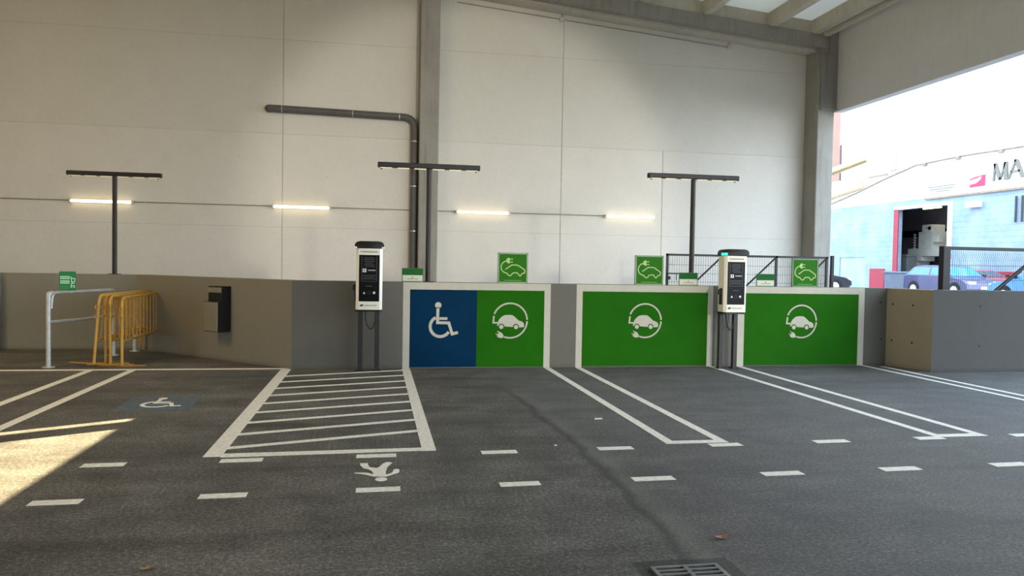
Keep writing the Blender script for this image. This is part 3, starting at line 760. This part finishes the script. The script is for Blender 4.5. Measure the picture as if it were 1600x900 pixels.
def place(o, f, r_, lab, tilt=0.):
    f = V(f); r_ = V(r_); o.location = (f.x, f.y, f.z); o.rotation_euler = (0, tilt, math.atan2(-(r_.x-f.x), r_.y-f.y)); o['label'] = lab
b0 = barrier()
b1 = dup(b0, (0, 0, 0), ''); b2 = dup(b0, (0, 0, 0), ''); b3 = dup(b0, (0, 0, 0), '')
place(b0, (-3.72, 12.20, 0), (-3.77, 14.40, 0), bl[0])
place(b1, (-3.90, 12.26, .013), (-3.87, 14.46, .013), bl[1], -.01)
place(b2, (-3.985, 12.32, .026), (-3.95, 14.5, .026), bl[2], .0)
place(b3, (-4.09, 12.14, .039), (-4.06, 14.34, .039), bl[3], .075)
t = thing('guard_post', 'galvanized post seen through the stack of yellow barriers', 'post', (-4.12, 14.2, 0))
s = MB(); s.cyl((0, 0, .01), (0, 0, .95), .03, 14); s.build('pole', 'galv', t, smooth=True)
s = MB(); s.cyl((0, 0, 0), (0, 0, .012), .08, 18); s.build('foot_plate', 'galv', t)

# ------------------------------------------------------------------ dispenser box on the slanted wall
wd = V((-4.2+1.225, 14.6-WY, 0)).normalized(); wn = V((-wd.y, wd.x, 0)); wn = wn if wn.y < 0 else -wn
o0 = V((-1.225, WY, 0))
t = thing('wall_dispenser', 'black box with steel front panels mounted on the slanted gray wall', 'dispenser')
mx = Matrix((( wd.x, wn.x, 0, o0.x), (wd.y, wn.y, 0, o0.y), (0, 0, 1, 0), (0, 0, 0, 1)))
s = MB(); s.box((1.44, .003, .475), (1.79, .24, .955), bev=.004, mx=mx); s.build('lower_box', 'black', t)
s = MB(); s.box((1.44, .003, .955), (1.78, .175, 1.195), bev=.004, mx=mx); s.build('upper_box', 'black', t)
s = MB(); s.box((1.445, .238, .485), (1.79, .246, .945), bev=.002, mx=mx); s.build('steel_front', 'steel', t)
s = MB(); s.box((1.445, .174, 1.095), (1.78, .181, 1.175), bev=.002, mx=mx); s.build('steel_band', 'steel', t)
s = MB(); s.box((1.60, .174, 1.03), (1.63, .186, 1.06), mx=mx); s.build('lock', 'graypost', t)

# ------------------------------------------------------------------ gate and fence behind the parapet
def mesh_panel(s, x0, x1, y, z0, z1, step, hz, r=.0035, fold=True):
    x = x0+step
    while x < x1-1e-4:
        if fold: s.tube([(x, y, z0), (x, y, z1-.16), (x, y-.03, z1-.12), (x, y, z1-.08), (x, y, z1-.02)], r, 4, False)
        else: s.tube([(x, y, z0), (x, y, z1)], r, 4, False)
        x += step
    z = z0+hz
    while z < z1-.02: s.tube([(x0, y, z), (x1, y, z)], r, 4, False); z += hz
gy = 17.0
t = thing('sliding_gate', 'dark mesh sliding gate with diagonal braces standing before the building wall', 'gate')
s = MB()
s.box((6.71, gy-.025, 1.90), (10.86, gy+.025, 1.95)); s.box((6.71, gy-.025, GZ+.08), (10.86, gy+.025, GZ+.14))
xsec = [6.735, 8.115, 9.50, 10.83]
for x in xsec: s.box((x-.025, gy-.025, GZ+.08), (x+.025, gy+.025, 1.95))
s.build('frame', 'graypost', t)
for a, c in zip(xsec, xsec[1:]):
    s = MB(); s.tube([(a+.05, gy-.01, GZ+.14), (c-.02, gy-.01, 1.90)], .022, 8); s.build('brace', 'graypost', t)
s = MB(); mesh_panel(s, 6.735, 10.83, gy, GZ+.14, 1.9, .06, .2, .0035, False); s.build('wire_mesh', 'graypost', t)
s = MB(); s.box((6.73, gy-.06, 1.47), (7.05, gy-.03, 1.50)); s.box((6.70, gy-.07, 1.34), (6.80, gy-.02, 1.42), bev=.01); s.tube([(6.95, gy-.045, 1.47), (6.95, gy-.045, 1.33)], .012, 8); s.build('latch', 'black', t)
s = MB(); 
for x in (7.2, 10.4): s.cyl((x, gy-.02, GZ+.04), (x, gy+.02, GZ+.04), .04, 12)
s.build('roller_wheel', 'black', t)
t = thing('gate_post', 'dark steel post closing the mesh gate in front of the end pillar', 'post', (10.98, gy, GZ))
s = MB(); s.box((-.035, -.035, 0), (.035, .035, 1.43), bev=.005); s.build('pole', 'black', t)
s = MB(); s.box((-.08, -.08, 0), (.08, .08, .012)); s.build('base_plate', 'black', t)
fy2 = 12.0
t = thing('mesh_fence', 'black welded mesh fence with thick post behind the end of the gray wall', 'fence')
s = MB(); s.box((9.87, fy2-.06, GZ), (10.02, fy2+.06, 2.08), bev=.008); s.build('post', 'black', t)
s = MB(); s.box((10.02, fy2-.03, 2.015), (14.5, fy2+.03, 2.075)); s.box((10.02, fy2-.03, GZ+.1), (14.5, fy2+.03, GZ+.16)); s.build('rail', 'black', t)
s = MB(); s.tube([(10.2, fy2-.02, GZ+.16-.0), (11.93, fy2-.02, 2.02)], .034, 8); s.build('brace', 'black', t)
s = MB(); mesh_panel(s, 10.02, 14.5, fy2, GZ+.16, 2.02, .043, .26, .0032); s.build('wire_mesh', 'graypost', t)
s = MB(); s.box((11.93, fy2-.03, GZ), (11.99, fy2+.03, 2.02)); s.build('post', 'black', t)

# ------------------------------------------------------------------ across the street
FX = 29.0
def fp(y, z): return (-y, z)     # sideframe coordinates
t = thing('warehouse', 'pale blue ribbed warehouse with dark open doorway across the street', 'building')
sf = sideframe(FX)
s = MB()
# lower siding around the door (34.84..38.66, top 5.12) and the small roller door (41.5..44.1, top 2.49)
for (ya, yb, za, zb) in ((22, 34.84, GZ, 5.12), (38.66, 41.5, GZ, 5.12), (41.5, 44.1, 2.49, 5.12), (44.1, 60, GZ, 5.12), (22, 60, 5.12, 5.6)):
    s.prism([fp(yb, za), fp(ya, za), fp(ya, zb), fp(yb, zb)], sf, -.25, 0)
s.build('siding', 'siding', t)
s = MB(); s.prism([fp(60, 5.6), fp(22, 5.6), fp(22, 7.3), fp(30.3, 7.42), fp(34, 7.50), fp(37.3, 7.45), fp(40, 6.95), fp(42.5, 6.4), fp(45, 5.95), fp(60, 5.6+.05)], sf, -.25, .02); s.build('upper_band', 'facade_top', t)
s = MB(); edge = [(22, 7.3), (30.3, 7.42), (34, 7.50), (37.3, 7.45), (40, 6.95), (42.5, 6.4), (45, 5.95), (60, 5.65)]
s.tube([(FX-.06, y, z+.02) for y, z in edge], .045, 6)
for y, z in ((36.6, 7.42), (34.2, 7.45), (31.5, 7.4), (29, 7.38)): s.box((FX-.16, y-.12, z-.09), (FX-.02, y+.12, z+.06))
s.build('roof_edge', 'brown', t)
s = MB(); s.box((FX-.12, 22, 5.50), (FX-.02, 36.5, 5.60)); s.build('rail', 'brown', t)
s = MB(); s.prism([fp(39.0, GZ), fp(38.62, GZ), fp(38.62, 5.15), fp(39.0, 5.15)], sf, 0, .05); s.build('door_jamb', 'red', t)
s = MB(); s.prism([fp(34.84, GZ), fp(34.55, GZ), fp(34.55, 5.3), fp(34.84, 5.3)], sf, 0, .05); s.prism([fp(39.0, 5.12), fp(34.84, 5.12), fp(34.84, 5.3), fp(39.0, 5.3)], sf, 0, .05); s.build('door_jamb', 'white_wall', t)
s = MB(); s.prism([fp(41.0, GZ), fp(39.7, GZ), fp(39.7, 1.8), fp(41.0, 1.8)], sf, 0, .06); s.build('plinth', 'red', t)
s = MB(); s.prism([fp(33.5, GZ), fp(28.9, GZ), fp(28.9, 1.72), fp(33.5, 1.72)], sf, 0, .06); s.build('plinth', 'red', t)
s = MB(); s.prism([fp(44.1, GZ), fp(41.5, GZ), fp(41.5, 2.49), fp(44.1, 2.49)], sf, -.12, -.06); s.build('roller_door', 'roller', t)
s = MB(); s.box((FX+.25, 33, GZ), (33.8, 33.2, 6.2)); s.box((FX+.25, 46.5, GZ), (33.8, 46.7, 6.2)); s.box((33.6, 33, GZ), (33.8, 46.7, 6.2)); s.box((FX+.25, 33, 5.7), (33.8, 46.7, 5.9)); s.build('workshop_interior', 'interior', t)
s = MB(); s.box((33.3, 34, 3.85), (33.5, 46, 4.25)); s.build('crane_beam', 'black', t)
s = MB(); s.box((33, 38.0, 5.1), (33.2, 39.6, 5.2)); s.box((30.4, 37.2, 5.19), (30.55, 38.5, 5.26)); s.build('tube_light', 'diffuser', t)
s = MB(); s.box((FX-.3, 32.6, 4.85), (FX, 33.4, 5.15), bev=.03); s.build('wall_bracket', 'white_wall', t)
s = MB()
for y in (30.2, 30.55): s.tube([(FX-.08, y, 4.0), (FX-.08, y, 5.2)], .05, 6)
s.build('wall_pipe', 'tower_gray', t)
# lettering and logo on the warehouse
t = thing('shop_sign', 'large gray capital letters MA on the warehouse front', 'sign', (0, 0, 0))
lf = sideframe(FX-.03)
def stroke(s, a, c, w): s.prism([fp(a[0]+w/2, a[1]), fp(a[0]-w/2, a[1]), fp(c[0]-w/2, c[1]), fp(c[0]+w/2, c[1])], lf, 0, .05)
s = MB(); stroke(s, (31.93, 6.03), (31.86, 6.86), .11); stroke(s, (31.86, 6.86), (31.55, 6.05), .20); stroke(s, (31.55, 6.05), (31.24, 6.86), .11); stroke(s, (31.24, 6.86), (31.20, 6.03), .22); s.build('letter', 'letter', t)
s = MB(); stroke(s, (31.06, 6.03), (30.66, 6.90), .11); stroke(s, (30.66, 6.90), (30.24, 6.03), .22); s.prism([fp(30.92, 6.32), fp(30.40, 6.32), fp(30.40, 6.40), fp(30.92, 6.40)], lf, 0, .05); s.build('letter', 'letter', t)
t = thing('logo_board', 'square red and pale yellow emblem beside the gray letters', 'sign')
lf = sideframe(FX-.02); y1, y0 = 33.42, 32.46
s = MB(); s.prism([fp(y1, 5.86), fp(y0, 5.88), fp(y0, 6.42), fp(y1-.35, 6.36), fp(y1, 6.28)], lf, 0, .03); s.build('red_field', 'logo_red', t)
s = MB(); s.prism([fp(y1-.35, 6.36), fp(y0, 6.42), fp(y0, 6.95), fp(y1-.05, 6.86), fp(y1-.05, 6.75), fp(y1-.6, 6.8), fp(y1-.62, 6.5)], lf, 0, .03); s.build('yellow_field', 'logo_pale', t)
s = MB(); s.prism([fp(y1+.02, 6.0), fp(y1-.4, 6.04), fp(y1-.7, 6.2), fp(y1-.74, 6.34), fp(y1-.5, 6.27), fp(y1+.02, 6.2)], lf, .03, .045); s.build('white_wave', 'white_wall', t)
s = MB()
for z, a, c in ((6.13, 36.3, 34.4), (6.0, 36.2, 34.5), (5.88, 35.7, 34.9)):
    y = a
    while y > c: s.prism([fp(y, z-.03), fp(y-.11, z-.03), fp(y-.11, z+.03), fp(y, z+.03)], lf, 0, .02); y -= .16
tag(s.build('small_lettering', 'letter'), 'three lines of tiny lettering on the warehouse front beside the emblem', 'lettering')

# white building above and behind
t = thing('white_building', 'overexposed white building with yellow cornices rising behind the warehouse', 'building')
s = MB(); s.box((34, 43.0, GZ), (40, 70, 8.35)); s.build('wall', 'white_wall', t)
s = MB(); s.prism([fp(62, 8.0), fp(48.6, 9.45), fp(48.6, 9.75), fp(62, 8.3)], sideframe(33.95), 0, .35); s.build('cornice', 'yellow_trim', t)
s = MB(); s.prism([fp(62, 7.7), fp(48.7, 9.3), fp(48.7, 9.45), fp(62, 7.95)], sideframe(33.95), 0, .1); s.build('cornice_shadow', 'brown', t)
s = MB(); s.prism([fp(62, 6.1), fp(49, 7.55), fp(49, 8.0), fp(62, 6.6)], sideframe(33.95), 0, .25); s.build('lower_cornice', 'yellow_trim', t)
s = MB(); s.prism([fp(62, 5.9), fp(48.0, 7.5), fp(43.0, 8.25), fp(43.0, 8.32), fp(48.0, 7.58), fp(62, 6.0)], sideframe(33.9), .2, .3); s.build('roof_edge', 'brown', t)
t = thing('roof_billboard', 'faint white billboard frame on the roof of the white building', 'billboard')
s = MB(); s.prism([fp(48.4, 8.0), fp(45.45, 8.38), fp(45.45, 10.4), fp(48.4, 10.1)], sideframe(33.9), 0, .05); s.build('panel', 'white_wall', t)
s = MB(); s.box((33.75, 45.40, 8.3), (33.85, 45.48, 10.45)); s.build('edge_post', 'brown', t)
s = MB()
for y in (47.6, 47.0, 46.4, 45.75): s.box((33.7, y-.15, 10.28-.1*(y-46.5)), (33.82, y+.15, 10.40-.1*(y-46.5)))
s.build('spot_lamp', 'brown', t)
s = MB(); s.box((33.7, 46.3, 8.12), (33.83, 48.3, 8.25)); s.box((33.7, 45.45, 8.3), (33.83, 46.0, 8.4)); s.build('base_rail', 'brown', t)
t = thing('red_tower', 'distant red clad tower block seen between end pillar and sky', 'building')
s = MB(); s.box((46, 80, GZ), (52.25, 90, 30)); s.build('wall', 'tower_red', t)
s = MB(); s.box((52.25, 80.5, GZ), (52.85, 88, 16.2)); s.build('side_wing', 'tower_gray', t)

# milling machine, bin, dumpster
t = thing('milling_machine', 'pale gray milling machine standing inside the dark workshop doorway', 'machine', (32, 40.2, GZ))
def mbx(nm, y0, y1, z0, z1, x0=-.0, x1=.9, m='machine'):
    s = MB(); s.box((x0, y0-40.2, z0-GZ), (x1, y1-40.2, z1-GZ), bev=.03); s.build(nm, m, t)
mbx('column', 39.68, 40.95, 3.0, 4.05, .1, 1.0); mbx('head', 39.74, 40.55, 4.02, 4.45, .0, .9)
mbx('table', 38.85, 41.72, 2.58, 3.05); mbx('base_leg', 40.9, 41.28, GZ, 2.6); mbx('knee', 40.5, 41.0, 2.3, 2.6)
mbx('control_box', 39.0, 39.55, 3.40, 3.75, -.1, .2); mbx('bed', 38.6, 40.9, GZ, 1.9, .2, 1.2, 'bin')
s = MB(); s.tube([(.05, -.2, 3.7), (.05, -.2, 3.68)], .17, 14); s.cyl((-.03, -.30, 3.68), (.02, -.30, 3.68), .11, 14); s.build('motor_cap', 'black', t)
s = MB()
for i in range(6): s.tube([(.02, .9+.0, 2.5+.16*i), (.02, 1.02, 2.56+.16*i)], .05, 6)
s.build('cable_chain', 'machine', t)
t = thing('workshop_bin', 'dark gray upright bin inside the workshop doorway beside the machine', 'bin', (30.5, 39.8, GZ))
s = MB(); s.box((-.3, -.38, 0), (.3, .38, 1.95), bev=.03); s.build('body', 'bin', t)
s = MB(); s.box((-.32, -.40, 1.95), (.32, .40, 2.1), bev=.03); s.build('lid', 'bin', t)
t = thing('dumpster', 'gray waste container parked behind the violet-gray car', 'container', (26.9, 35.2, GZ))
s = MB(); s.prism([(-1.0, .18), (1.0, .18), (1.06, 1.0), (-1.06, 1.0)], (V((-.45, 0, 0)), V((0, 1, 0)), V((0, 0, 1)), V((1, 0, 0))), 0, .9); s.build('body', 'dumpster', t)
s = MB(); s.box((-.5, -1.1, 1.0), (.5, 1.1, 1.1), bev=.03); s.build('lid', 'dumpster', t)
s = MB()
for y in (-.8, .8):
    for x in (-.3, .3): s.cyl((x-.04, y, .09), (x+.04, y, .09), .09, 12)
s.build('castor', 'tyre', t)

# ------------------------------------------------------------------ cars (built nose towards local +x)
def car(name, label, m, L, H, loc, rz, glass, suv=False, tail=False):
    t = thing(name, label, 'car', loc, rz)
    W = .88; h = H
    lo = [(-.5*L, .42), (-.49*L, .26), (.47*L, .24), (.5*L, .40), (.49*L, .62), (.44*L, .74), (.24*L, .90), (-.40*L, .95), (-.485*L, .90)]
    roof = [(.24*L, .90), (.07*L, h-.06), (-.02*L, h), (-.24*L, h-.01), (-.36*L, h-.08), (-.47*L, .95)]
    if not suv: roof = [(.24*L, .90), (.08*L, h-.06), (-.0*L, h), (-.20*L, h-.02), (-.34*L, h-.12), (-.47*L, .95)]
    s = MB()
    # lower body: side outline lofted over three widths so that flanks bulge
    def loft(outline, ws):
        rings = [[s.bm.verts.new((x, y*(1 if True else 0), z)) for x, z in outline] for y in ()]
        secs = []
        for k, (y, f) in enumerate(ws): secs.append([s.bm.verts.new((x*f, y, z if z > .3 else z)) for x, z in outline])
        n = len(outline)
        for a, b_ in zip(secs, secs[1:]):
            for i in range(n): s.bm.faces.new((a[i], a[(i+1) % n], b_[(i+1) % n], b_[i]))
        s.bm.faces.new(secs[0]); s.bm.faces.new(secs[-1][::-1])
    loft(lo, [(-W, .97), (-W*.8, 1.), (W*.8, 1.), (W, .97)])
    cab = roof
    bmv = []
    def cabz(z): return W*.96-(z-.9)/(h-.9)*.16
    aL = [s.bm.verts.new((x, -cabz(z), z)) for x, z in cab]; aR = [s.bm.verts.new((x, cabz(z), z)) for x, z in cab]
    s.bm.faces.new(aL); s.bm.faces.new(aR[::-1])
    for i in range(len(cab)): s.bm.faces.new((aL[i], aR[i], aR[(i+1) % len(cab)], aL[(i+1) % len(cab)]))
    s.build('body', m, t, smooth=True)
    # side windows
    zb, zt_ = .97, h-.10
    def xr(z, front):   # x of pillar at height z
        if front: p, q_ = roof[0], roof[1]
        else: p, q_ = roof[-1], roof[-2]
        f = (z-p[1])/(q_[1]-p[1]); return p[0]+(q_[0]-p[0])*min(1, max(0, f))
    for sy in (-1, 1):
        xm = -.08*L
        for a0, a1, c0, c1 in ((xr(zb, False)+.14, xr(zt_, False)+.10, xm-.04, xm-.04), (xm+.04, xm+.04, xr(zb, True)-.16, xr(zt_, True)-.08)):
            s = MB(); vs = [s.bm.verts.new((x, sy*(cabz(z)+.006), z)) for x, z in ((a0, zb), (c0, zb), (c1, zt_), (a1, zt_))]; s.bm.faces.new(vs)
            s.build('side_window', glass, t)
    for (p, q_, nm) in ((roof[0], roof[1], 'windscreen'), (roof[-1], roof[-2], 'rear_window')):
        s = MB(); nx = .008 if nm == 'windscreen' else -.008; P0 = V((p[0], 0, p[1])); Q0 = V((q_[0], 0, q_[1])); pp = P0.lerp(Q0, .08); qq = P0.lerp(Q0, .93)
        vs = [s.bm.verts.new(v) for v in ((pp.x+nx, -cabz(pp.z)+.08, pp.z+.008), (pp.x+nx, cabz(pp.z)-.08, pp.z+.008), (qq.x+nx, cabz(qq.z)-.06, qq.z+.008), (qq.x+nx, -cabz(qq.z)+.06, qq.z+.008))]
        s.bm.faces.new(vs); s.build(nm, glass, t)
    for x in (-.31*L, .31*L):
        for sy in (-1, 1):
            s = MB(); s.cyl((x, sy*(W-.16), .32), (x, sy*(W+.012), .32), .36, 22); s.build('wheel_arch', 'tyre', t)
            s = MB(); s.cyl((x, sy*(W-.15), .31), (x, sy*(W+.02), .31), .31, 22); wl = s.build('wheel', 'tyre', t)
            s = MB(); s.cyl((x, sy*(W-.0), .31), (x, sy*(W+.028), .31), .205, 18); s.build('hub', 'hub', wl)
    for sy in (-1, 1):
        s = MB(); s.box((.455*L, sy*.62-.16, .60), (.492*L, sy*.62+.16, .72), bev=.02); s.build('headlamp', 'lampglass', t)
        s = MB(); s.box((-.497*L, sy*.68-.13, .68), (-.47*L, sy*.68+.13, .88), bev=.02); s.build('tail_lamp', 'tail', t)
        s = MB(); s.box((.20*L, sy*(W+.02)-.09, .92), (.225*L, sy*(W+.02)+.09, 1.02), bev=.02); s.build('mirror', 'black', t)
    s = MB(); s.box((.498*L, -.26, .40), (.504*L, .26, .51)); s.build('number_plate', 'plate', t)
    s = MB(); s.box((-.505*L, -.26, .50), (-.497*L, .26, .61)); s.build('number_plate', 'plate', t)
    return t
car('parked_car', 'violet-gray hatchback parked in front of the open workshop doorway', 'suv', 4.0, 1.40, (25.0, 29.75, GZ), -PI/2, 'carglass', True)
car('parked_car', 'light blue car parked behind the mesh fence at the picture edge', 'carblue', 4.3, 1.45, (22.0, 21.35, GZ), PI/2, 'carglass')
car('parked_car', 'red car mostly hidden behind the violet-gray hatchback', 'carred', 4.2, 1.25, (27.3, 31.0, GZ), -PI/2, 'carglass2')
car('parked_car', 'black car with only its nose showing past the gate post', 'carblack', 4.2, 1.40, (21.85, 35.95, GZ), -.58, 'carglass2')

# ------------------------------------------------------------------ light
w = bpy.data.worlds.new('sky'); S.world = w; w.use_nodes = True; nt = w.node_tree
bg = nt.nodes['Background']
tc = N(nt, 'ShaderNodeTexCoord'); sep = N(nt, 'ShaderNodeSeparateXYZ'); nt.links.new(tc.outputs['Generated'], sep.inputs[0])
nt.links.new(ramp(nt, sep.outputs[2], [(.0, (.84, .92, 1, 1)), (.12, (.80, .90, 1, 1)), (.6, (.55, .74, 1, 1))]), bg.inputs['Color'])
bg.inputs['Strength'].default_value = 4.0
def sun(name, d, e, col, ang=.6):
    l = bpy.data.lights.new(name, 'SUN'); l.energy = e; l.color = col; l.angle = math.radians(ang)
    o = bpy.data.objects.new(name, l); COL.objects.link(o); o.rotation_euler = V(d).to_track_quat('-Z', 'Y').to_euler(); o.location = (-10, -5, 12)
sun('sun', (.86, .5, -.325), 42, (1, .82, .5), .1)
def area(name, loc, d, sx, sy, p, col):
    l = bpy.data.lights.new(name, 'AREA'); l.shape = 'RECTANGLE'; l.size = sx; l.size_y = sy; l.energy = p; l.color = col
    o = bpy.data.objects.new(name, l); COL.objects.link(o); o.location = loc; o.rotation_euler = V(d).to_track_quat('-Z', 'Y').to_euler()
area('warm_fill', (-9, 9, 8.6), (.1, .35, -1), 5, 9, 430, (1, .70, .32))  # unseen area light added to warm the left side

l = bpy.data.lights.new('reflected_sun', 'SPOT'); l.energy = 5000; l.color = (1, .92, .8); l.spot_size = math.radians(20.5); l.spot_blend = .12; l.shadow_soft_size = .6  # added spot that draws a bounced-sun diagonal on the rear wall
o = bpy.data.objects.new('reflected_sun', l); COL.objects.link(o); o.location = (8, -12, 3.2); o.rotation_euler = (V((2.6, 20, 2.9))-V((8, -12, 3.2))).to_track_quat('-Z', 'Y').to_euler()
# ------------------------------------------------------------------ camera
f, yaw, pitch, roll = 1192.06, .17701959, -.02910902, .01719806
fw = V((math.sin(yaw)*math.cos(pitch), math.cos(yaw)*math.cos(pitch), math.sin(pitch)))
r0 = V((math.cos(yaw), -math.sin(yaw), 0)); u0 = r0.cross(fw)
r = r0*math.cos(roll)+u0*math.sin(roll); u = r.cross(fw)
cam = bpy.data.cameras.new('camera'); cam.sensor_width = 36; cam.lens = f/1600*36; cam.clip_end = 300
co = bpy.data.objects.new('camera', cam); COL.objects.link(co)
co.matrix_world = Matrix(((r.x, u.x, -fw.x, 0), (r.y, u.y, -fw.y, 0), (r.z, u.z, -fw.z, 1.6), (0, 0, 0, 1)))
S.camera = co
S.view_settings.view_transform = 'Standard'; S.view_settings.look = 'None'; S.view_settings.exposure = 1.
S.cycles.use_denoising = True
S.cycles.max_bounces = 10; S.cycles.diffuse_bounces = 6
